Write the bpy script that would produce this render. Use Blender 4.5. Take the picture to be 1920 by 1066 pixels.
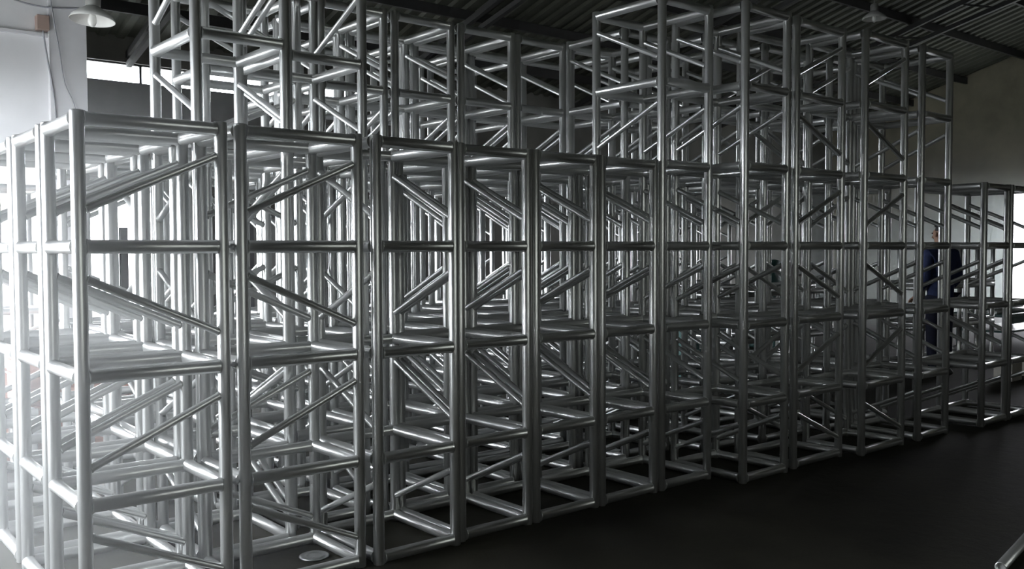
import bpy, bmesh, math, random
from mathutils import Matrix, Vector, Euler

random.seed(7)
for _o in list(bpy.data.objects):
    bpy.data.objects.remove(_o, do_unlink=True)
SC = bpy.context.scene
COL = SC.collection

# ------------------------------------------------------------------ camera
# world axes: X runs along the front row of trusses, Y goes away from the viewer, Z up
cam_d = bpy.data.cameras.new('camera')
cam = bpy.data.objects.new('camera', cam_d)
COL.objects.link(cam)
SC.camera = cam
F_PX, PITCH, YAW, ROLL = 1730.3, math.radians(2.218), math.radians(50.447), math.radians(-0.198)
cam_d.sensor_fit = 'HORIZONTAL'
cam_d.sensor_width = 36.0
cam_d.lens = F_PX * 36.0 / 1920.0
cam_d.clip_start = 0.05
cam_d.clip_end = 300
_fw = Vector((math.cos(YAW), math.sin(YAW), 0))
_rt = Vector((math.sin(YAW), -math.cos(YAW), 0))
_F = _fw * math.cos(PITCH) - Vector((0, 0, 1)) * math.sin(PITCH)
_U = Vector((0, 0, 1)) * math.cos(PITCH) + _fw * math.sin(PITCH)
_m = Matrix((_rt, _U, -_F)).transposed()
_m = _m @ Matrix.Rotation(ROLL, 3, 'Z')
cam.matrix_world = Matrix.Translation((-0.969, -3.757, 1.487)) @ _m.to_4x4()

# ------------------------------------------------------------------ daylight (bright overcast sky, reaches the hall only through its openings)
GLARE_HAZE_L, HAZE_R = .13, .06
SKY = 35.0
world = bpy.data.worlds.new('overcast_sky')
SC.world = world
world.use_nodes = True
_bg = world.node_tree.nodes['Background']
_bg.inputs['Color'].default_value = (0.90, 0.95, 1.0, 1)
_bg.inputs['Strength'].default_value = SKY


def portal(name, loc, rot, sx, sy):
    """light portal in a modelled opening: only guides the sampling of the sky"""
    l = bpy.data.lights.new(name, 'AREA')
    l.shape = 'RECTANGLE'
    l.size = sx
    l.size_y = sy
    l.cycles.is_portal = True
    o = bpy.data.objects.new(name, l)
    COL.objects.link(o)
    o.location = loc
    o.rotation_euler = rot
    o['kind'] = 'helper'
    return o


XL, XR, YB, YF = -2.7, 23.0, 11.0, -9.0          # the hall's inner faces
LEFT_DOOR = (.2, 5.6, 0.0, 3.0)                  # y0, y1, z0, z1 on wall_left
RIGHT_DOOR = (3.0, 6.05, 0.0, 2.95)                # y0, y1, z0, z1 on wall_right
BACK_DOOR = (2.6, 4.1, 0.0, 2.95)                # x0, x1, z0, z1 on wall_back
PART_DOOR = (-2.5, 1.22, 0.0, 2.37)                # x0, x1, z0, z1 on wall_partition
FRONT_FILL_WIN = [(-2.5, 3.5, .9, 4.7)]   # added fill windows in wall_front, unseen behind the viewer
LEFT_FILL_WIN = (-8.4, -1.9, .9, 4.2)                    # y0, y1, z0, z1 of an added unseen fill window on wall_left
STRIP = (1.7, 8.0, 4.05, 4.36)                    # clerestory strip on wall_back
portal('portal_left', (XL - .25, (LEFT_DOOR[0] + LEFT_DOOR[1]) / 2, LEFT_DOOR[3] / 2), (0, -math.pi / 2, 0), LEFT_DOOR[3], LEFT_DOOR[1] - LEFT_DOOR[0])
portal('portal_right', (XR + .25, (RIGHT_DOOR[0] + RIGHT_DOOR[1]) / 2, RIGHT_DOOR[3] / 2), (0, math.pi / 2, 0), RIGHT_DOOR[3], RIGHT_DOOR[1] - RIGHT_DOOR[0])
portal('portal_back', ((BACK_DOOR[0] + BACK_DOOR[1]) / 2, YB + .25, BACK_DOOR[3] / 2), (-math.pi / 2, 0, 0), BACK_DOOR[1] - BACK_DOOR[0], BACK_DOOR[3])
portal('portal_strip', ((STRIP[0] + STRIP[1]) / 2, YB + .25, (STRIP[2] + STRIP[3]) / 2), (-math.pi / 2, 0, 0), STRIP[1] - STRIP[0], STRIP[3] - STRIP[2])
portal('portal_partition', ((PART_DOOR[0] + PART_DOOR[1]) / 2, 6.25, PART_DOOR[3] / 2), (-math.pi / 2, 0, 0), PART_DOOR[1] - PART_DOOR[0], PART_DOOR[3])
portal('portal_left_fill', (XL - .25, (LEFT_FILL_WIN[0] + LEFT_FILL_WIN[1]) / 2, (LEFT_FILL_WIN[2] + LEFT_FILL_WIN[3]) / 2), (0, -math.pi / 2, 0), LEFT_FILL_WIN[3] - LEFT_FILL_WIN[2], LEFT_FILL_WIN[1] - LEFT_FILL_WIN[0])
for _w in FRONT_FILL_WIN:
    portal('portal_front', ((_w[0] + _w[1]) / 2, YF - .25, (_w[2] + _w[3]) / 2), (math.pi / 2, 0, 0), _w[1] - _w[0], _w[3] - _w[2])

vs = SC.view_settings
vs.view_transform = 'Standard'
vs.look = 'None'
vs.gamma = 1.0
vs.use_curve_mapping = False
vs.exposure = 0.0
SC.cycles.max_bounces = 8
SC.cycles.diffuse_bounces = 4
SC.cycles.glossy_bounces = 5
SC.cycles.transparent_max_bounces = 6
SC.cycles.caustics_reflective = True
SC.cycles.sample_clamp_indirect = 4.0


# ------------------------------------------------------------------ materials
def nt(name):
    m = bpy.data.materials.new(name)
    m.use_nodes = True
    t = m.node_tree
    return m, t, t.nodes['Principled BSDF']


def noise_ramp(t, scale, c0, c1, p0=.3, p1=.7, detail=6, coord='Object', vec_scale=None, rough=.6):
    tc = t.nodes.new('ShaderNodeTexCoord')
    n = t.nodes.new('ShaderNodeTexNoise')
    n.inputs['Scale'].default_value = scale
    n.inputs['Detail'].default_value = detail
    n.inputs['Roughness'].default_value = rough
    src = tc.outputs[coord]
    if vec_scale:
        mp = t.nodes.new('ShaderNodeMapping')
        mp.inputs['Scale'].default_value = vec_scale
        t.links.new(src, mp.inputs['Vector'])
        src = mp.outputs['Vector']
    t.links.new(src, n.inputs['Vector'])
    r = t.nodes.new('ShaderNodeValToRGB')
    r.color_ramp.elements[0].position = p0
    r.color_ramp.elements[0].color = (*c0, 1)
    r.color_ramp.elements[1].position = p1
    r.color_ramp.elements[1].color = (*c1, 1)
    t.links.new(n.outputs['Fac'], r.inputs['Fac'])
    return n, r


def mat_plain(name, c, rough=.6, metal=0.0, var=.15, scale=8, bump=0.0):
    m, t, b = nt(name)
    c0 = tuple(x * (1 - var) for x in c)
    c1 = tuple(min(1, x * (1 + var)) for x in c)
    n, r = noise_ramp(t, scale, c0, c1)
    t.links.new(r.outputs['Color'], b.inputs['Base Color'])
    b.inputs['Roughness'].default_value = rough
    b.inputs['Metallic'].default_value = metal
    if bump:
        bp = t.nodes.new('ShaderNodeBump')
        bp.inputs['Strength'].default_value = bump
        bp.inputs['Distance'].default_value = .01
        t.links.new(n.outputs['Fac'], bp.inputs['Height'])
        t.links.new(bp.outputs['Normal'], b.inputs['Normal'])
    return m


def mat_aluminium(name, lo, hi, r0, r1, metal=1.0):
    m, t, b = nt(name)
    n, r = noise_ramp(t, 3.0, lo, hi, .3, .75, detail=1, vec_scale=(1, 1, 1))
    oi = t.nodes.new('ShaderNodeObjectInfo')
    mx = t.nodes.new('ShaderNodeMix')
    mx.data_type = 'RGBA'
    mx.blend_type = 'MULTIPLY'
    mx.inputs['Factor'].default_value = 1.0
    mr = t.nodes.new('ShaderNodeMapRange')
    mr.inputs['To Min'].default_value = .86
    mr.inputs['To Max'].default_value = 1.0
    t.links.new(oi.outputs['Random'], mr.inputs['Value'])
    cmb = t.nodes.new('ShaderNodeCombineColor')
    for k in range(3):
        t.links.new(mr.outputs['Result'], cmb.inputs[k])
    t.links.new(r.outputs['Color'], mx.inputs[6])
    t.links.new(cmb.outputs['Color'], mx.inputs[7])
    t.links.new(mx.outputs[2], b.inputs['Base Color'])
    rr = t.nodes.new('ShaderNodeMapRange')
    rr.inputs['To Min'].default_value = r0
    rr.inputs['To Max'].default_value = r1
    t.links.new(n.outputs['Fac'], rr.inputs['Value'])
    t.links.new(rr.outputs['Result'], b.inputs['Roughness'])
    b.inputs['Metallic'].default_value = metal
    return m


M = {}
M['alu'] = mat_aluminium('mill_finish_aluminium', (.68, .69, .69), (.78, .785, .775), .25, .34, .86)
M['steel'] = mat_aluminium('zinc_steel', (.40, .41, .42), (.55, .56, .57), .25, .4)
M['rail'] = mat_plain('dark_paint', (.035, .035, .035), .5)
M['enamel'] = mat_plain('white_enamel', (.80, .80, .78), .25, var=.04)
M['enamel_dark'] = mat_plain('grey_enamel', (.20, .20, .19), .4)
M['bulb'] = mat_plain('frosted_bulb_glass', (.9, .9, .88), .15, var=.02)
M['cable'] = mat_plain('grey_cable_rubber', (.20, .20, .22), .6)
M['jbox'] = mat_plain('brown_plastic', (.24, .175, .15), .5)
M['red'] = mat_plain('red_brown_boards', (.30, .15, .11), .7, var=.3, scale=5, bump=.3)
M['red_dark'] = mat_plain('red_brown_slats', (.22, .10, .08), .7, var=.3)
M['locker'] = mat_plain('dark_slate_paint', (.018, .021, .03), .35)
M['locker_trim'] = mat_plain('mid_grey_paint', (.2, .2, .22), .4)
M['white_door'] = mat_plain('light_grey_door_paint', (.62, .63, .62), .5, var=.05)
M['teal'] = mat_plain('teal_machine_paint', (.035, .10, .095), .4)
M['blue'] = mat_plain('blue_paint', (.03, .04, .16), .5)
M['navy'] = mat_plain('navy_work_cloth', (.016, .026, .085), .85, var=.3, scale=20)
M['navy_dark'] = mat_plain('dark_trouser_cloth', (.010, .012, .03), .9, var=.3, scale=20)
M['skin'] = mat_plain('skin', (.45, .27, .19), .55, var=.08)
M['hair'] = mat_plain('black_hair', (.012, .010, .010), .6)
M['shoe'] = mat_plain('black_shoe', (.012, .012, .012), .5)
M['carton'] = mat_plain('pale_carton', (.48, .46, .42), .8)
M['glove'] = mat_plain('dark_rubber', (.03, .03, .03), .8)

# concrete floor
m, t, b = nt('worn_concrete')
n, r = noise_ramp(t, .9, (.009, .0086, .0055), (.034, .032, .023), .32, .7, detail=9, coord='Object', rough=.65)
t.links.new(r.outputs['Color'], b.inputs['Base Color'])
rr = t.nodes.new('ShaderNodeMapRange')
rr.inputs['To Min'].default_value = .75
rr.inputs['To Max'].default_value = .95
t.links.new(n.outputs['Fac'], rr.inputs['Value'])
t.links.new(rr.outputs['Result'], b.inputs['Roughness'])
n2, r2 = noise_ramp(t, 14, (0, 0, 0), (1, 1, 1), detail=8)
bp = t.nodes.new('ShaderNodeBump')
bp.inputs['Strength'].default_value = .25
bp.inputs['Distance'].default_value = .01
t.links.new(n2.outputs['Fac'], bp.inputs['Height'])
t.links.new(bp.outputs['Normal'], b.inputs['Normal'])
b.inputs['Specular IOR Level'].default_value = .22
M['floor'] = m

M['plaster'] = mat_plain('white_plaster', (.82, .82, .84), .8, var=.08, scale=1.3, bump=.1)
M['pilaster'] = mat_plain('grey_white_plaster', (.60, .60, .62), .8, var=.08, scale=1.6)
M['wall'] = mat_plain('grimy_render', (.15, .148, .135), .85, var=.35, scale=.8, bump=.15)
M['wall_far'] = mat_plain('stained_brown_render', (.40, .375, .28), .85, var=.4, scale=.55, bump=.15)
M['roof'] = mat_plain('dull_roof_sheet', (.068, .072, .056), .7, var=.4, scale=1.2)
M['purlin'] = mat_plain('dark_purlin_steel', (.03, .03, .03), .7)
M['ground'] = mat_plain('pale_yard_concrete', (.27, .27, .26), .8)
m, t, b = nt('window_glass')
out = t.nodes['Material Output']
tr = t.nodes.new('ShaderNodeBsdfTransparent')
gl = t.nodes.new('ShaderNodeBsdfGlossy')
gl.inputs['Roughness'].default_value = .08
mix = t.nodes.new('ShaderNodeMixShader')
mix.inputs['Fac'].default_value = .08
t.links.new(tr.outputs[0], mix.inputs[1])
t.links.new(gl.outputs[0], mix.inputs[2])
t.links.new(mix.outputs[0], out.inputs['Surface'])
M['glass'] = m
m2 = m.copy()
m2.name = 'fill_window_glass'
for nd in m2.node_tree.nodes:
    if nd.type == 'BSDF_TRANSPARENT':
        nd.inputs['Color'].default_value = (.20, .20, .187, 1)  # tint dims the sky in the added front window to a soft fill
M['fill_glass'] = m2
m3 = m2.copy()
m3.name = 'dim_fill_window_glass'
for nd in m3.node_tree.nodes:
    if nd.type == 'BSDF_TRANSPARENT':
        nd.inputs['Color'].default_value = (.025, .025, .023, 1)  # darker tint, weaker fill from the added left window
M['dim_fill_glass'] = m3


# ------------------------------------------------------------------ mesh helpers
def link(name, me, parent=None, matrix=None, mat=None, smooth=False):
    if mat is not None and not me.materials:
        me.materials.append(mat)
    if smooth and not me.get('sm'):
        for p in me.polygons:
            p.use_smooth = True
        me['sm'] = 1
    o = bpy.data.objects.new(name, me)
    COL.objects.link(o)
    if parent is not None:
        o.parent = parent
    if matrix is not None:
        o.matrix_local = matrix
    return o


def empty(name, loc, rot=(0, 0, 0)):
    o = bpy.data.objects.new(name, None)
    o.empty_display_size = .1
    COL.objects.link(o)
    o.location = loc
    o.rotation_euler = rot
    return o


def tag(o, label=None, cat=None, group=None, kind=None):
    if label:
        o['label'] = label
    if cat:
        o['category'] = cat
    if group:
        o['group'] = group
    if kind:
        o['kind'] = kind
    return o


def bm_box(bm, x0, x1, y0, y1, z0, z1):
    vsx = [bm.verts.new(v) for v in ((x0, y0, z0), (x1, y0, z0), (x1, y1, z0), (x0, y1, z0), (x0, y0, z1), (x1, y0, z1), (x1, y1, z1), (x0, y1, z1))]
    for f in ((3, 2, 1, 0), (4, 5, 6, 7), (0, 1, 5, 4), (1, 2, 6, 5), (2, 3, 7, 6), (3, 0, 4, 7)):
        bm.faces.new([vsx[i] for i in f])


def box_mesh(name, *boxes, bevel=0.0):
    bm = bmesh.new()
    for b_ in boxes:
        bm_box(bm, *b_)
    if bevel:
        bmesh.ops.bevel(bm, geom=bm.edges[:], offset=bevel, segments=2, affect='EDGES', profile=.5)
    me = bpy.data.meshes.new(name)
    bm.to_mesh(me)
    bm.free()
    return me


def lathe_mesh(name, prof, seg=20, close=True):
    """profile: list of (r, z) turned about Z"""
    bm = bmesh.new()
    rings = []
    for r_, z_ in prof:
        rings.append([bm.verts.new((r_ * math.cos(2 * math.pi * k / seg), r_ * math.sin(2 * math.pi * k / seg), z_)) for k in range(seg)])
    for a, b_ in zip(rings[:-1], rings[1:]):
        for k in range(seg):
            f = bm.faces.new((a[k], a[(k + 1) % seg], b_[(k + 1) % seg], b_[k]))
            f.smooth = True
    if close:
        bm.faces.new(list(reversed(rings[0])))
        bm.faces.new(rings[-1])
    me = bpy.data.meshes.new(name)
    bm.to_mesh(me)
    bm.free()
    return me


def sweep_mesh(name, pts, r_, seg=8):
    bm = bmesh.new()
    pts = [Vector(p) for p in pts]
    rings = []
    for i, p in enumerate(pts):
        d = (pts[min(i + 1, len(pts) - 1)] - pts[max(i - 1, 0)]).normalized()
        q = d.to_track_quat('Z', 'Y')
        rings.append([bm.verts.new(p + q @ Vector((r_ * math.cos(2 * math.pi * k / seg), r_ * math.sin(2 * math.pi * k / seg), 0))) for k in range(seg)])
    for a, b_ in zip(rings[:-1], rings[1:]):
        for k in range(seg):
            f = bm.faces.new((a[k], a[(k + 1) % seg], b_[(k + 1) % seg], b_[k]))
            f.smooth = True
    bm.faces.new(list(reversed(rings[0])))
    bm.faces.new(rings[-1])
    me = bpy.data.meshes.new(name)
    bm.to_mesh(me)
    bm.free()
    return me


_tubes = {}


def tube(kind, r_, L, mat):
    """shared tube mesh along +Z: 'chord' has chamfered open-looking ends, the others a weld bead at each end"""
    key = (kind, round(r_, 4), round(L, 4), mat.name)
    if key not in _tubes:
        if kind == 'chord':
            w = r_ * .72
            prof = [(w, .012), (w, 0.0), (r_ * .92, 0), (r_, .004), (r_, L - .004), (r_ * .92, L), (w, L), (w, L - .03)]
        else:
            e = r_ * .17
            prof = [(r_ + e, 0), (r_ + e, .004), (r_, .010), (r_, L - .010), (r_ + e, L - .004), (r_ + e, L)]
        me = lathe_mesh(kind, prof, 20 if r_ > .02 else 14)
        me.materials.append(mat)
        _tubes[key] = me
    return _tubes[key]


def between(a, b_):
    a, b_ = Vector(a), Vector(b_)
    q = (b_ - a).to_track_quat('Z', 'Y')
    return Matrix.Translation(a) @ q.to_matrix().to_4x4(), (b_ - a).length


# ------------------------------------------------------------------ the box trusses
N_, W_ = .446, .56                  # narrow (ladder) and wide (braced) faces, chord centre to centre
RC, RR, RD = .0268, .0272, .0162    # radii of chord, rung, diagonal
BAY = .5


def make_truss(bays, wide_x, flip=False, name='truss_section'):
    """upright section, origin under its front-left chord.  wide_x: the braced faces look to the front"""
    root = empty(name, (0, 0, 0))
    wx, wy = (W_, N_) if wide_x else (N_, W_)
    H = bays * BAY
    al = M['alu']
    cs = [(0, 0), (wx, 0), (wx, wy), (0, wy)]
    for (x, y) in cs:
        link('chord', tube('chord', RC, H + .018, al), root, Matrix.Translation((x, y, 0)))
    for k in range(bays + 1):
        z = k * BAY
        if k == 0:
            z = RR + .004
        if k == bays:
            z = H - .012
        for i in range(4):
            a, b_ = Vector((*cs[i], z)), Vector((*cs[(i + 1) % 4], z))
            d = (b_ - a).normalized()
            mtx, L = between(a + d * RC * .80, b_ - d * RC * .80)
            link('rung', tube('rung', RR, L, al), root, mtx)
    lo, hi = .27 * BAY, .77 * BAY
    for k in range(bays):
        up = (k % 2 == 1) != flip
        z0, z1 = (k * BAY + lo, k * BAY + hi)
        if not up:
            z0, z1 = z1, z0
        if wide_x:
            pairs = [((0, 0), (wx, 0)), ((0, wy), (wx, wy))]
        else:
            pairs = [((0, 0), (0, wy)), ((wx, 0), (wx, wy))]
        for p, q in pairs:
            a, b_ = Vector((*p, z0)), Vector((*q, z1))
            d = (b_ - a).normalized()
            mtx, L = between(a + d * RC * .9, b_ - d * RC * .9)
            link('diagonal', tube('diagonal', RD, L, al), root, mtx)
    return root


_protos = {}


def copy_tree(o):
    c = o.copy()
    COL.objects.link(c)
    for ch in o.children:
        d = ch.copy()
        COL.objects.link(d)
        d.parent = c
    return c


def place_truss(bays, wide_x, x, y, label, group, flip=False, rz=0.0, z=0.0, rot=None):
    key = (bays, wide_x, flip)
    if key not in _protos:
        _protos[key] = o = make_truss(bays, wide_x, flip)
    else:
        o = copy_tree(_protos[key])
    o.location = (x, y, z)
    o.rotation_euler = rot if rot else (0, 0, rz)
    tag(o, label, 'truss', group)
    return o


# ================================================================== the hall
def wall_panel(name, axis, pos, thick, u0, u1, z0, z1, holes, mat, top=None):
    """axis 'x': wall stands at x=pos and runs along y; holes: (u0,u1,z0,z1).  top(u): sloped upper edge"""
    us = sorted({u0, u1, *[h[0] for h in holes], *[h[1] for h in holes]})
    zs = sorted({z0, z1, *[h[2] for h in holes], *[h[3] for h in holes]})
    bm = bmesh.new()
    for a, b_ in zip(us[:-1], us[1:]):
        for c, d in zip(zs[:-1], zs[1:]):
            if any(h[0] <= a and b_ <= h[1] and h[2] <= c and d <= h[3] for h in holes):
                continue
            if axis == 'x':
                bm_box(bm, min(pos, pos + thick), max(pos, pos + thick), a, b_, c, d)
            else:
                bm_box(bm, a, b_, min(pos, pos + thick), max(pos, pos + thick), c, d)
    if top:
        us = sorted({u0, u1, *([YRIDGE] if u0 < YRIDGE < u1 else [])})
        for a, b_ in zip(us[:-1], us[1:]):
            p = [(a, z1), (b_, z1), (b_, top(b_) + .2), (a, top(a) + .2)]
            v0 = [bm.verts.new((pos, u, z)) for u, z in p]
            v1 = [bm.verts.new((pos + thick, u, z)) for u, z in p]
            bm.faces.new(v0)
            bm.faces.new(list(reversed(v1)))
            for k in range(4):
                bm.faces.new((v0[k], v1[k], v1[(k + 1) % 4], v0[(k + 1) % 4]))
    bmesh.ops.recalc_face_normals(bm, faces=bm.faces[:])
    me = bpy.data.meshes.new(name)
    bm.to_mesh(me)
    bm.free()
    return tag(link(name, me, mat=mat), kind='structure')


EAVE, PIT = 4.55, .28
YRIDGE = -1.5
PX1 = 1.63                                          # free end of the partition


def roof_z(y):
    return EAVE + PIT * (YB - y) if y >= YRIDGE else EAVE + PIT * (YB - YRIDGE) - PIT * (YRIDGE - y)


EAVE_F = roof_z(YF)
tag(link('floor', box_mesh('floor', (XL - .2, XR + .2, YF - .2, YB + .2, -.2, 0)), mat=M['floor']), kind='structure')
tag(link('ground', box_mesh('ground', (-60, 80, -60, 70, -.5, -.22)), mat=M['ground']), kind='structure')
wall_panel('wall_left', 'x', XL, -.2, YF, 6.2, 0, 4.5, [LEFT_DOOR, LEFT_FILL_WIN], M['wall'], top=roof_z)
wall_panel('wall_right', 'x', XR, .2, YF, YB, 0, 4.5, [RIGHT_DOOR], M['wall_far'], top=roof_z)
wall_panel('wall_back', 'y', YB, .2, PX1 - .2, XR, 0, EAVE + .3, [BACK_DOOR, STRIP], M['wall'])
wall_panel('wall_front', 'y', YF, -.2, XL, XR, 0, EAVE_F + .3, FRONT_FILL_WIN, M['wall'])

# corrugated roof
bm = bmesh.new()
ribs = []
x = XL - .3
while x < XR + .3:
    for dx, dz in ((0, 0), (.10, 0), (.14, .045), (.24, .045)):
        ribs.append((x + dx, dz))
    x += .28
rows = [YB + .35, 6.2, YRIDGE, YF - .35]
XCUT = PX1 - .25
vv = [[bm.verts.new((x_, y_, roof_z(min(max(y_, YF - .35), YB + .35)) + dz + .16)) for (x_, dz) in ribs] for y_ in rows]
for i, (a, b_) in enumerate(zip(vv[:-1], vv[1:])):
    for k in range(len(ribs) - 1):
        if a[k].co.y > 6.3 and b_[k].co.y > 6.1 and ribs[k + 1][0] < XCUT:
            continue                                   # open yard behind the partition
        bm.faces.new((a[k], a[k + 1], b_[k + 1], b_[k]))
me = bpy.data.meshes.new('ceiling')
bm.to_mesh(me)
bm.free()
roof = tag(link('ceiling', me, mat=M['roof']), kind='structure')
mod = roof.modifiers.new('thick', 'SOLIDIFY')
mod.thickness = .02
# purlins along X and rafters along the slope, each a piece of the ceiling
for k, y_ in enumerate([9.9, 8.5, 7.1, 5.7, 4.3, 2.9, 1.5, .1, -1.3]):
    z_ = roof_z(y_)
    me = box_mesh('purlin', (XL if y_ < 6.1 else PX1, XR, y_ - .03, y_ + .03, z_ - .02, z_ + .14))
    link('purlin', me, roof, mat=M['purlin'])
for x_ in (-1.0, 3.6, 8.2, 12.8, 17.4):
    bm = bmesh.new()
    for off, th in ((.0, .10), (.62, .08)):
        a = (x_ - .04, YRIDGE, roof_z(YRIDGE) - off - .03)
        b2 = (x_ - .04, YB, roof_z(YB) - off * .25 - .03)
        w = .08
        p = [Vector(a), Vector(b2)]
        v = []
        for q in p:
            v.append([bm.verts.new(q + Vector(d)) for d in ((0, 0, 0), (w, 0, 0), (w, 0, -th), (0, 0, -th))])
        for i in range(4):
            bm.faces.new((v[0][i], v[0][(i + 1) % 4], v[1][(i + 1) % 4], v[1][i]))
        bm.faces.new(v[0][::-1])
        bm.faces.new(v[1])
    bmesh.ops.recalc_face_normals(bm, faces=bm.faces[:])
    me = bpy.data.meshes.new('rafter')
    bm.to_mesh(me)
    bm.free()
    raf = link('rafter', me, roof, mat=M['purlin'])
    for i in range(9):
        ya = YRIDGE + (YB - YRIDGE) * i / 9
        yb = YRIDGE + (YB - YRIDGE) * (i + .5) / 9
        f = lambda y_: .62 - .465 * (y_ - YRIDGE) / (YB - YRIDGE)
        mtx, L = between((x_, ya, roof_z(ya) - f(ya) - .05), (x_, yb, roof_z(yb) - .06))
        link('web_rod', tube('diagonal', .018, L, M['purlin']), raf, mtx)

# clerestory strip in wall_back: panes between mullions
win = tag(empty('window_1', (0, YB + .1, STRIP[2])), kind='structure')
hh = STRIP[3] - STRIP[2]
link('window_rail', box_mesh('window_rail', (STRIP[0], STRIP[1], -.03, .03, 0, .025)), win, mat=M['rail'])
link('window_rail', box_mesh('window_rail', (STRIP[0], STRIP[1], -.03, .03, hh - .025, hh)), win, mat=M['rail'])
pm = box_mesh('pane', (0, 1.05 - .04, -.004, .004, .025, hh - .025))
mm = box_mesh('mullion', (-.02, .02, -.03, .03, .025, hh - .025))
for k in range(6):
    link('pane', pm, win, Matrix.Translation((STRIP[0] + 1.05 * k + .02, 0, 0)), mat=M['glass'])
for k in range(7):
    link('mullion', mm, win, Matrix.Translation((STRIP[0] + 1.05 * k, 0, 0)), mat=M['rail'])

# wide unseen windows added behind and beside the viewer to light the front tubes
def fill_window(name, loc, rz, ww, wh, nx, nz, glass):
    wf = tag(empty(name, loc, (0, 0, rz)), kind='structure')
    link('window_frame', box_mesh('window_frame', (0, ww, -.04, .04, 0, .05), (0, ww, -.04, .04, wh - .05, wh), (0, .05, -.04, .04, .05, wh - .05), (ww - .05, ww, -.04, .04, .05, wh - .05)), wf, mat=M['rail'])
    pw, ph = (ww - .1) / nx, (wh - .1) / nz
    pane_me = box_mesh('pane', (.015, pw - .015, -.003, .003, .015, ph - .015))
    for i in range(nx):
        for q in range(nz):
            link('pane', pane_me, wf, Matrix.Translation((.05 + i * pw, 0, .05 + q * ph)), mat=glass)
    for i in range(1, nx):
        link('glazing_bar', box_mesh('glazing_bar', (.05 + i * pw - .016, .05 + i * pw + .016, -.02, .02, .05, wh - .05)), wf, mat=M['rail'])
    for q in range(1, nz):
        link('glazing_bar', box_mesh('glazing_bar', (.05, ww - .05, -.018, .018, .05 + q * ph - .016, .05 + q * ph + .016)), wf, mat=M['rail'])


for w in FRONT_FILL_WIN:
    fill_window('fill_window_front', (w[0], YF - .1, w[2]), 0, w[1] - w[0], w[3] - w[2], 6, 5, M['fill_glass'])
fill_window('fill_window_left', (XL - .1, LEFT_FILL_WIN[0], LEFT_FILL_WIN[2]), math.pi / 2, LEFT_FILL_WIN[1] - LEFT_FILL_WIN[0], LEFT_FILL_WIN[3] - LEFT_FILL_WIN[2], 6, 4, M['dim_fill_glass'])

# white partition that carries the lamp wall, with a grey pilaster and a beam line
part = wall_panel('wall_partition', 'y', 6.0, .2, XL, PX1, 0, roof_z(6.0) + .15, [PART_DOOR], M['plaster'])
wall_panel('wall_jog', 'x', PX1, -.2, 6.2, YB, 0, EAVE, [], M['wall'], top=lambda u: roof_z(u) - .02)
link('pilaster', box_mesh('pilaster', (1.30, PX1 + .005, 5.93, 6.0, 0, 5.9)), part, mat=M['pilaster'])
link('ledge', box_mesh('ledge', (XL, PX1, 5.955, 6.0, 3.53, 3.56)), part, mat=M['pilaster'])
link('service_rail', box_mesh('service_rail', (XL, 1.3, 5.94, 6.0, 2.375, 2.43)), part, mat=M['locker_trim'])

# pale door in the back wall
dr = tag(empty('door_1', (5.55, YB, 0)), kind='structure')
link('door_leaf', box_mesh('door_leaf', (0, .85, -.06, 0, 0, 2.02), bevel=.008), dr, mat=M['white_door'])
link('door_frame', box_mesh('door_frame', (-.07, 0, -.08, 0, 0, 2.1), (.85, .92, -.08, 0, 0, 2.1), (0, .85, -.08, 0, 2.02, 2.1)), dr, mat=M['locker_trim'])
hnd = link('door_handle', sweep_mesh('door_handle', [(.76, -.06, 1.0), (.76, -.11, 1.0), (.66, -.11, 1.0)], .01), dr, mat=M['steel'])

# ================================================================== the block of trusses
FRONT = 'front row of standing trusses'
front = [
    (4, True, 0.0, 0.0, 'leftmost front-row silver truss, braced face forward, left side glaring white'),
    (4, True, .645, 0.0, 'second front-row silver truss from the left, braced face forward like its neighbour'),
    (4, False, 1.288, -.03, 'third front-row silver truss from the left, first with a narrow open ladder face'),
    (4, False, 1.791, 0.0, 'fourth front-row silver truss from the left, narrow ladder face forward'),
    (4, False, 2.296, 0.0, 'fifth front-row silver truss from the left, narrow ladder face forward'),
    (4, False, 2.799, 0.0, 'sixth front-row silver truss from the left, last low one before the tall ones'),
    (6, False, 3.315, 0.0, 'leftmost of the tall six-bay trusses in the front row'),
    (6, False, 3.84, -.22, 'tall front-row truss standing forward of its left neighbour, top cut by the frame'),
    (6, True, 4.42, -.20, 'third tall front-row truss from the left, crossed by bright diagonals'),
    (6, True, 5.13, -.29, 'fourth tall front-row truss from the left, crossed by a bright diagonal near the floor'),
    (6, False, 5.93, -.30, 'rightmost of the tall six-bay trusses in the front row'),
    (4, False, 6.86, -.37, 'low dim truss right of the tall front-row trusses, before the bright doorway'),
    (4, False, 7.365, -.37, 'low front-row truss cut by the right edge of the picture'),
]
for bays, wide, x, y, lab in front:
    place_truss(bays, wide, x, y, lab, FRONT)
t1 = bpy.data.objects.get('truss_section')
# coupling bolts that tie the first two front sections together
bolt_me = lathe_mesh('coupling_bolt', [(.006, 0), (.006, .012), (.013, .012), (.013, .024), (.006, .024), (.006, .036)], 12)
bolt_me.materials.append(M['steel'])
for z_ in (.5, 1.0, 1.5):
    link('coupling_bolt', bolt_me, t1, Matrix.Translation((W_ + RC - .002, 0, z_)) @ Matrix.Rotation(math.pi / 2, 4, 'Y'))

ORD = ['first', 'second', 'third', 'fourth', 'fifth', 'sixth', 'seventh', 'eighth', 'ninth', 'tenth', 'eleventh', 'twelfth', 'thirteenth', 'fourteenth']


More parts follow.
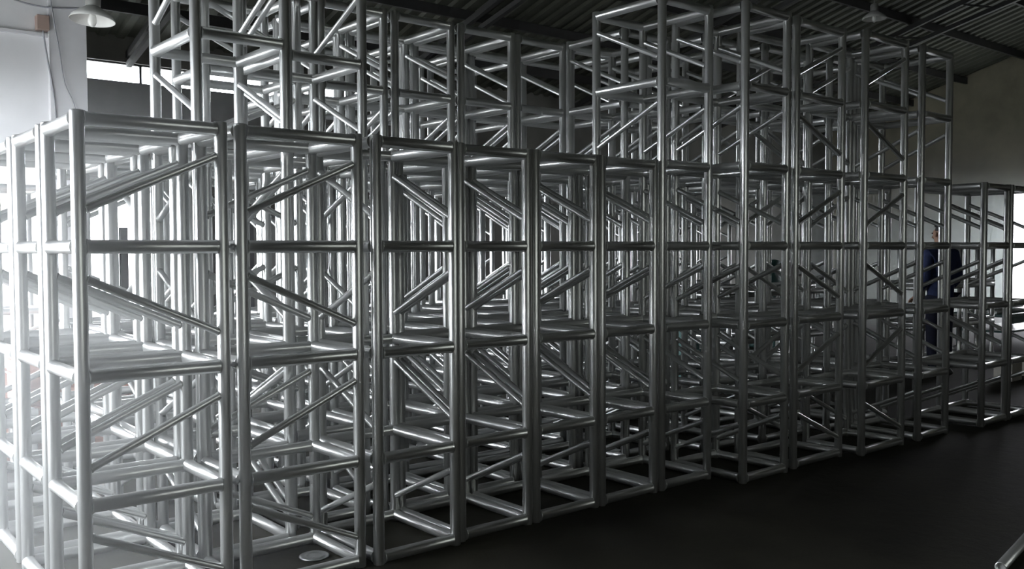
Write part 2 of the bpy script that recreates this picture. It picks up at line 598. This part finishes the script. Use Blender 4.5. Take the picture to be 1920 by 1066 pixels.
def row(items, where, group, lead='silver'):
    for k, it in enumerate(items):
        bays, wide, x, y = it[:4]
        flip = it[4] if len(it) > 4 else False
        lab = '%s %s truss, %s from the left in the %s' % ('tall six-bay' if bays == 6 else 'four-bay', lead, ORD[k], where)
        place_truss(bays, wide, x, y, lab, group, flip)


row([(4, True, 0.0, .54), (6, False, .66, .52, True), (6, False, 1.215, .72, True), (4, False, 1.74, .66), (4, False, 2.245, .66),
     (4, False, 2.75, .66), (4, False, 3.255, .66), (6, False, 3.77, .74), (6, False, 4.36, .50), (6, True, 4.95, .42),
     (6, False, 5.70, .34), (4, False, 6.30, .40)],
    'second row back', 'second row of standing trusses')
row([(4, True, 0.0, 1.10), (4, False, .62, 1.16), (6, True, 1.03, 1.36, True), (6, False, 1.75, 1.36), (6, False, 2.28, 1.36), (6, False, 2.81, 1.36),
     (6, False, 3.32, 1.37), (6, False, 3.86, 1.38), (6, False, 4.48, 1.16), (4, False, 5.2, 1.1), (4, False, 5.9, 1.05)],
    'third row back', 'third row of standing trusses')
row([(4, True, .0, 1.66), (4, False, .66, 1.84), (4, False, 1.22, 2.03), (6, False, 1.78, 2.02), (6, False, 2.32, 2.02), (6, False, 2.86, 2.02),
     (6, False, 3.40, 2.02), (4, False, 3.95, 2.04), (4, False, 4.55, 1.86)],
    'fourth row back', 'fourth row of standing trusses')
row([(4, True, .56, 2.54), (4, False, 1.30, 2.68), (4, False, 1.95, 2.70), (4, False, 2.60, 2.70), (4, False, 3.25, 2.70), (4, False, 3.95, 2.72), (4, False, 4.7, 2.6)],
    'rearmost row of the block', 'rearmost row of standing trusses')
row([(4, False, 5.4, 4.3), (4, True, 6.1, 4.5), (4, False, 6.9, 4.2), (4, False, 7.6, 4.4), (4, True, 8.3, 4.1), (4, False, 9.2, 4.3)],
    'separate row standing far behind the block', 'standing trusses far behind the block')

place_truss(4, True, .30, 4.45, 'faint four-bay truss standing alone in the glare at the left edge', 'standing trusses far behind the block')

# ================================================================== things on the left
# enamel pendant lamp
def lamp(x, y, z, label, drop, sc=1.0, tilt=(0, 0, 0)):
    L = empty('pendant_lamp', (x, y, z), tilt)
    L.scale = (sc, sc, sc)
    tag(L, label, 'lamp')
    prof = [(.175, 0), (.178, -.004), (.180, 0), (.165, .03), (.125, .065), (.075, .10), (.055, .115), (.052, .11), (.07, .095), (.12, .060), (.16, .026), (.175, 0)]
    link('shade', lathe_mesh('shade', prof, 32, close=False), L, mat=M['enamel'])
    link('neck', lathe_mesh('neck', [(.056, .112), (.060, .12), (.060, .20), (.050, .22), (.03, .23)], 20), L, mat=M['enamel_dark'])
    link('bulb', lathe_mesh('bulb', [(.016, .10), (.018, .06), (.03, .03), (.035, .0), (.034, -.02), (.024, -.045), (.008, -.056)], 16), L, mat=M['bulb'])
    link('conduit', lathe_mesh('conduit', [(.012, .225), (.012, drop)], 10), L, mat=M['enamel_dark'])
    return L


lamp(1.30, 4.5, 3.41, 'white enamel cone lamp hanging before the white wall, upper left', (roof_z(4.5) - 3.41) - .02, 1.0, (math.radians(-3), math.radians(4), 0))
lamp(12.48, 3.75, 5.0, 'small far lamp high under the dark roof on the right', roof_z(3.75) - 5.0 - .02)

tag(link('junction_box', box_mesh('junction_box', (1.19, 1.30, 5.90, 5.995, 3.58, 3.72), bevel=.006), mat=M['jbox']), 'small brown junction box on the white wall left of the lamp', 'junction box')


def cable(pts, label, r_=.007):
    # smooth the polyline (Catmull-Rom)
    P = [Vector(p) for p in pts]
    P = [P[0]] + P + [P[-1]]
    out_ = []
    for i in range(1, len(P) - 2):
        for k in range(6):
            u = k / 6
            out_.append(.5 * ((2 * P[i]) + (P[i + 1] - P[i - 1]) * u + (2 * P[i - 1] - 5 * P[i] + 4 * P[i + 1] - P[i + 2]) * u * u + (3 * P[i] - P[i - 1] - 3 * P[i + 1] + P[i + 2]) * u ** 3))
    out_.append(P[-2])
    tag(link('cable', sweep_mesh('cable', out_, r_, 6), mat=M['cable']), label, 'cable', 'cables on the white wall')


cable([(-.5, 5.93, 4.35), (.3, 5.92, 4.05), (.8, 5.92, 3.88), (1.2, 5.92, 3.80), (1.6, 5.92, 3.84)], 'cable sagging along the top of the white wall', .008)
cable([(1.24, 5.90, 3.57), (1.27, 5.91, 3.35), (1.31, 5.92, 3.1), (1.34, 5.92, 2.8), (1.36, 5.92, 2.2)], 'cable dropping straight from the brown junction box', .008)
cable([(1.29, 5.90, 4.4), (1.31, 5.90, 3.9), (1.38, 5.90, 3.4), (1.42, 5.90, 3.1), (1.50, 5.90, 2.9), (1.56, 5.90, 2.6)], 'thin cable wandering down the grey pilaster', .006)

# red-brown boarded crates behind the block
def crate(x, y, z, w, d, h, label):
    c = empty('crate', (x, y, z))
    tag(c, label, 'crate', 'red-brown crates behind the trusses')
    link('body', box_mesh('body', (.02, w - .02, .02, d - .02, .03, h - .005)), c, mat=M['red_dark'])
    n_ = 3
    for k in range(n_):
        z0 = .03 + (h - .05) * k / n_
        z1 = .03 + (h - .05) * (k + 1) / n_ - .015
        link('board', box_mesh('board', (0, w, 0, .02, z0, z1)), c, mat=M['red'])
        link('board', box_mesh('board', (0, .02, .021, d - .021, z0, z1)), c, mat=M['red'])
        link('board', box_mesh('board', (0, w, d - .02, d, z0, z1)), c, mat=M['red'])
        link('board', box_mesh('board', (w - .02, w, .021, d - .021, z0, z1)), c, mat=M['red'])
    for k in range(4):
        link('lid_board', box_mesh('lid_board', (0, w, d * k / 4 + .004, d * (k + 1) / 4 - .004, h - .02, h)), c, mat=M['red'])
    for xx in (.05, w - .11):
        link('skid', box_mesh('skid', (xx, xx + .06, 0, d, 0, .03)), c, mat=M['red_dark'])
    return c


crate(-.62, 3.3, 0, 1.0, .7, .34, 'red-brown board crate on the floor at the left edge')
crate(-.58, 3.3, .34, .95, .65, .34, 'red-brown board crate stacked on another at the left edge')
crate(.50, 3.55, 0, .9, .6, .36, 'red-brown board crate on the floor behind the leftmost trusses')
crate(.52, 3.57, .36, .86, .56, .34, 'upper red-brown crate of the stack behind the leftmost trusses')

# lying trusses on the floor at the left (sections turned on their side, running along X)
ROT_LIE = (0, -math.pi / 2, 0)


def lie(bays, x_end, y, z, label, group):
    # section lies along X: its height axis points to -X, its own x axis points up
    place_truss(bays, False, x_end, y, label, group, z=z + RC, rot=ROT_LIE)


lie(4, .40, 2.58, 0, 'four-bay truss lying on the floor at the left edge before the red-brown crates', 'trusses lying on the floor at the left')

# dark locker inside the bright rear opening
lk = empty('locker', (3.20, 10.3, 0))
tag(lk, 'dark steel locker standing in front of the bright rear opening', 'locker')
link('body', box_mesh('body', (0, 1.0, 0, .45, .08, 1.82), bevel=.006), lk, mat=M['locker'])
for k in range(2):
    d_ = link('door', box_mesh('door', (.02 + .49 * k, .49 + .49 * k, -.02, 0, .12, 1.78), bevel=.004), lk, mat=M['locker'])
    link('handle', box_mesh('handle', (.42 + .12 * k, .45 + .12 * k, -.045, -.02, .9, 1.05)), d_, mat=M['steel'])
for xx in (.03, .91):
    for yy in (.03, .36):
        link('foot', box_mesh('foot', (xx, xx + .06, yy, yy + .06, 0, .08)), lk, mat=M['locker_trim'])

# round plate on the floor inside the block
tag(link('floor_disc', lathe_mesh('floor_disc', [(.066, 0), (.072, .003), (.072, .008), (.066, .011), (.04, .011), (.036, .008)], 28), mat=M['steel'], matrix=Matrix.Translation((1.10, .26, 0))),
    'flat round steel disc on the floor inside the second front truss bay', 'disc')

# ================================================================== things on the right
# bare tube on the floor, cut by the lower right corner
tb = lathe_mesh('loose_tube', [(.018, .02), (.018, 0), (.025, 0), (.025, 3.2), (.018, 3.2), (.018, 3.18)], 20)
mtx, L = between((3.40, -1.965, .025), (6.5, -1.40, .025))
tag(link('loose_tube', tb, mat=M['alu'], matrix=mtx), 'silver tube lying on the dark floor in the lower right corner', 'tube')

STK = 'trusses stacked lying down at the right'
for k, nm in enumerate(('lowest', 'middle', 'topmost')):
    lie(4, 12.2, 1.8, k * .504, '%s of the three trusses lying in a stack near the bright doorway' % nm, STK)
for k, nm in enumerate(('lower', 'upper')):
    lie(4, 10.2, 3.3, k * .504, '%s of two trusses lying in a dim stack behind the person' % nm, STK)
for k, nm in enumerate(('lower', 'upper')):
    lie(4, 9.0, 2.3, k * .504, '%s of two trusses lying behind the tall front-row trusses' % nm, STK)


# work benches with loose tubes on top
def bench(x, y, w, d, h, label):
    b_ = empty('work_bench', (x, y, 0))
    tag(b_, label, 'bench')
    link('bench_top', box_mesh('bench_top', (0, w, 0, d, h - .05, h), bevel=.005), b_, mat=M['teal'])
    for xx in (.03, w - .09):
        for yy in (.03, d - .09):
            link('leg', box_mesh('leg', (xx, xx + .06, yy, yy + .06, 0, h - .05)), b_, mat=M['teal'])
    link('shelf', box_mesh('shelf', (.03, w - .03, .03, d - .03, .22, .25)), b_, mat=M['teal'])
    link('apron', box_mesh('apron', (.09, w - .09, .035, .055, h - .15, h - .05)), b_, mat=M['teal'])
    return b_


bench(7.1, 3.0, .95, .6, .86, 'teal work bench behind the tall trusses')
bench(13.2, 2.0, 2.0, .8, .5, 'low teal work bench near the bright doorway')
for k, (x, y, z, L, a, lab) in enumerate([
        (7.15, 3.1, .885, .85, .02, 'nearest of the silver tubes on the bench behind the tall trusses'),
        (7.15, 3.2, .885, .80, .03, 'middle silver tube on the bench behind the tall trusses'),
        (7.2, 3.38, .885, .80, .05, 'rearmost silver tube on the bench behind the tall trusses'),
        (13.1, 2.15, .525, 2.1, .02, 'nearest silver tube on the bench by the bright doorway'),
        (13.2, 2.3, .525, 2.0, -.02, 'middle silver tube on the bench by the bright doorway'),
        (13.15, 2.55, .525, 2.0, .02, 'rearmost silver tube on the bench by the bright doorway')]):
    tm = lathe_mesh('loose_tube', [(.018, .02), (.018, 0), (.025, 0), (.025, L), (.018, L), (.018, L - .02)], 16)
    mtx, _ = between((x, y, z), (x + math.cos(a), y + math.sin(a), z))
    tag(link('loose_tube', tm, mat=M['alu'], matrix=mtx), lab, 'tube', 'tubes on the benches')

# teal tube saw on a stand
sw = empty('tube_saw', (10.6, 4.2, 0))
tag(sw, 'teal tube-cutting machine behind the trusses on the right', 'machine')
link('base', box_mesh('base', (0, .9, 0, .6, 0, .8), bevel=.02), sw, mat=M['teal'])
link('bed', box_mesh('bed', (-.25, 1.15, .05, .55, .8, .88), bevel=.01), sw, mat=M['steel'])
link('motor', lathe_mesh('motor', [(.12, 0), (.14, .02), (.14, .32), (.10, .36)], 20), sw, Matrix.Translation((.25, .42, 1.12)) @ Matrix.Rotation(math.pi / 2, 4, 'Y'), mat=M['blue'])
link('blade_guard', lathe_mesh('blade_guard', [(.03, 0), (.2, .0), (.21, .03), (.21, .07), (.2, .1), (.03, .1)], 24), sw, Matrix.Translation((.45, .38, 1.10)) @ Matrix.Rotation(math.pi / 2, 4, 'X'), mat=M['teal'])
link('arm', box_mesh('arm', (.36, .46, .36, .62, .88, 1.16), bevel=.01), sw, mat=M['teal'])
link('handle', sweep_mesh('handle', [(.5, .3, 1.2), (.55, .15, 1.32), (.58, .05, 1.34)], .014), sw, mat=M['glove'])

# pale cartons on the floor
for k, (x, y, w, d, h, lab) in enumerate([(9.75, .55, .26, .2, .2, 'small pale carton on the floor right of the person'), (10.35, .55, .36, .24, .16, 'wider pale carton beside the lying trusses')]):
    c = empty('carton', (x, y, 0))
    tag(c, lab, 'carton', 'pale cartons at the right')
    link('body', box_mesh('body', (0, w, 0, d, 0, h), bevel=.004), c, mat=M['carton'])
    link('flap', box_mesh('flap', (.005, w - .005, .004, d / 2 - .003, h, h + .004)), c, mat=M['carton'])
    link('flap', box_mesh('flap', (.005, w - .005, d / 2 + .003, d - .004, h, h + .004)), c, mat=M['carton'])


# ------------------------------------------------------------------ the person in blue
def skin_mesh(name, verts, edges, radii, root_i, levels=2):
    me = bpy.data.meshes.new(name)
    me.from_pydata(verts, edges, [])
    o = bpy.data.objects.new(name, me)
    COL.objects.link(o)
    md = o.modifiers.new('skin', 'SKIN')
    md.use_smooth_shade = True
    for i, s in enumerate(me.skin_vertices[0].data):
        r_ = radii[i]
        s.radius = r_ if isinstance(r_, tuple) else (r_, r_)
        s.use_root = (i == root_i)
    sb = o.modifiers.new('sub', 'SUBSURF')
    sb.levels = levels
    sb.render_levels = levels
    return o


def make_person(loc, rz):
    P = empty('person', loc, (0, 0, rz))
    tag(P, 'person in dark blue work clothes standing behind the trusses on the right', 'person')
    # body faces -Y; skin body: head, neck, trunk core, arms with hands, legs
    v, e, r_ = [], [], []

    def add(p, rad, par=None):
        v.append(p)
        r_.append(rad)
        if par is not None:
            e.append((par, len(v) - 1))
        return len(v) - 1
    pel = add((0, 0, .95), (.09, .07))
    sp = add((0, .01, 1.18), (.09, .065), pel)
    ch = add((0, .01, 1.36), (.10, .065), sp)
    nk = add((0, .0, 1.49), .055, ch)
    hd0 = add((0, -.01, 1.56), .06, nk)
    hd1 = add((0, -.015, 1.64), (.078, .095), hd0)
    hd2 = add((0, -.005, 1.71), (.07, .088), hd1)
    for s in (-1, 1):
        hp = add((.09 * s, 0, .90), .06, pel)
        kn = add((.10 * s, -.01, .50), .042, hp)
        an = add((.105 * s, .01, .09), .038, kn)
        add((.11 * s, -.13, .035), .034, an)
        sh = add((.18 * s, .01, 1.40), .040, ch)
        el = add((.235 * s, .03, 1.13), .034, sh)
        wr = add((.20 * s, -.13, .94), .028, el)
        pa = add((.185 * s, -.19, .90), (.032, .016), wr)
        for i, (dx, ln) in enumerate(((-.024, .075), (-.008, .085), (.008, .08), (.024, .065))):
            k0 = add((.185 * s + dx, -.225, .885), .010, pa)
            k1 = add((.185 * s + dx, -.225 - ln * .45, .865), .009, k0)
            add((.185 * s + dx, -.225 - ln * .7, .83), .008, k1)
        th = add((.185 * s - .03 * s, -.185, .885), .010, pa)
        add((.185 * s - .045 * s, -.215, .865), .009, th)
    body = skin_mesh('body', v, e, r_, pel)
    body.parent = P
    body.data.materials.append(M['skin'])
    # jacket
    v2, e2, r2_ = [(0, 0, .78), (0, .01, 1.15), (0, .01, 1.36), (0, 0, 1.47)], [(0, 1), (1, 2), (2, 3)], [(.175, .135), (.17, .13), (.185, .13), .075]
    for s in (-1, 1):
        i = len(v2)
        v2 += [(.19 * s, .01, 1.41), (.24 * s, .03, 1.13), (.205 * s, -.11, .965)]
        r2_ += [.072, .058, .042]
        e2 += [(2, i), (i, i + 1), (i + 1, i + 2)]
    jk = skin_mesh('jacket', v2, e2, r2_, 0)
    jk.parent = P
    jk.data.materials.append(M['navy'])
    v3, e3, r3_ = [(0, 0, 1.0)], [], [(.15, .115)]
    for s in (-1, 1):
        i = len(v3)
        v3 += [(.09 * s, 0, .88), (.10 * s, -.01, .50), (.105 * s, .01, .08)]
        r3_ += [.10, .075, .062]
        e3 += [(0, i), (i, i + 1), (i + 1, i + 2)]
    tr_ = skin_mesh('trousers', v3, e3, r3_, 0)
    tr_.parent = P
    tr_.data.materials.append(M['navy_dark'])
    # shoes, hair, face
    for s in (-1, 1):
        bm = bmesh.new()
        bmesh.ops.create_uvsphere(bm, u_segments=16, v_segments=10, radius=1)
        for q in bm.verts:
            z_ = max(q.co.z, -.45)
            q.co = Vector((q.co.x * .05, q.co.y * .145 - .05, (z_ + .45) * .062 * (1 - .25 * max(0, -q.co.y))))
        me = bpy.data.meshes.new('shoe')
        bm.to_mesh(me)
        bm.free()
        link('shoe', me, P, Matrix.Translation((.108 * s, 0, 0)), mat=M['shoe'], smooth=True)
    bm = bmesh.new()
    bmesh.ops.create_uvsphere(bm, u_segments=24, v_segments=14, radius=1)
    bmesh.ops.delete(bm, geom=[q for q in bm.verts if q.co.z < -.15 + (.75 if q.co.y < -.25 else 0) - (.25 if q.co.y > .3 else 0)], context='VERTS')
    for q in bm.verts:
        q.co = Vector((q.co.x * .088, q.co.y * .108 + .0, q.co.z * .105 + 1.675))
    me = bpy.data.meshes.new('hair')
    bm.to_mesh(me)
    bm.free()
    link('hair', me, P, mat=M['hair'], smooth=True)
    for s in (-1, 1):
        for nm, c, sc, mt in (('ear', (.082 * s, .0, 1.635), (.012, .02, .032), 'skin'), ('eye', (.03 * s, -.098, 1.65), (.012, .008, .008), 'hair')):
            bm = bmesh.new()
            bmesh.ops.create_uvsphere(bm, u_segments=10, v_segments=8, radius=1, matrix=Matrix.Translation(c) @ Matrix.Diagonal((*sc, 1)))
            me = bpy.data.meshes.new(nm)
            bm.to_mesh(me)
            bm.free()
            link(nm, me, P, mat=M[mt], smooth=True)
    bm = bmesh.new()
    bmesh.ops.create_cone(bm, cap_ends=True, segments=8, radius1=.018, radius2=.006, depth=.05, matrix=Matrix.Translation((0, -.108, 1.622)) @ Matrix.Rotation(-.35, 4, 'X'))
    me = bpy.data.meshes.new('nose')
    bm.to_mesh(me)
    bm.free()
    link('nose', me, P, mat=M['skin'], smooth=True)
    link('mouth', box_mesh('mouth', (-.022, .022, -.098, -.085, 1.585, 1.592), bevel=.002), P, mat=M['jbox'])
    return P


make_person((9.72, 1.35, 0), math.radians(160))

# ================================================================== scattering volumes: added veil of glare at the left, haze at the right doorway
def haze(name, x0, x1, y0, y1, z1, dens, col, label, axis_from, axis_to):
    """density falls off smoothly from x=axis_from to x=axis_to"""
    m = bpy.data.materials.new(name)
    m.use_nodes = True
    t = m.node_tree
    t.nodes.remove(t.nodes['Principled BSDF'])
    v = t.nodes.new('ShaderNodeVolumeScatter')
    v.inputs['Color'].default_value = (*col, 1)
    v.inputs['Anisotropy'].default_value = .2
    tc = t.nodes.new('ShaderNodeTexCoord')
    sp = t.nodes.new('ShaderNodeSeparateXYZ')
    mr = t.nodes.new('ShaderNodeMapRange')
    mr.interpolation_type = 'SMOOTHSTEP'
    mr.inputs['From Min'].default_value = axis_from
    mr.inputs['From Max'].default_value = axis_to
    mr.inputs['To Min'].default_value = dens
    mr.inputs['To Max'].default_value = 0.0
    t.links.new(tc.outputs['Object'], sp.inputs[0])
    t.links.new(sp.outputs['X'], mr.inputs['Value'])
    t.links.new(mr.outputs['Result'], v.inputs['Density'])
    t.links.new(v.outputs['Volume'], t.nodes['Material Output'].inputs['Volume'])
    hz = link(name, box_mesh(name, (x0, x1, y0, y1, .005, z1)), mat=m)
    tag(hz, label, 'haze', kind='stuff')
    return hz


haze('haze', XL + .02, 1.4, -.7, 5.9, 2.1, GLARE_HAZE_L, (.95, .97, 1), 'haze added as a bright veil of glare around the left end of the trusses', -.5, 1.4)
haze('haze', 9.0, XR - .02, .5, 9.0, 3.6, HAZE_R, (.86, .97, .95), 'pale haze glowing around the bright doorway at the far right', XR, 9.0)
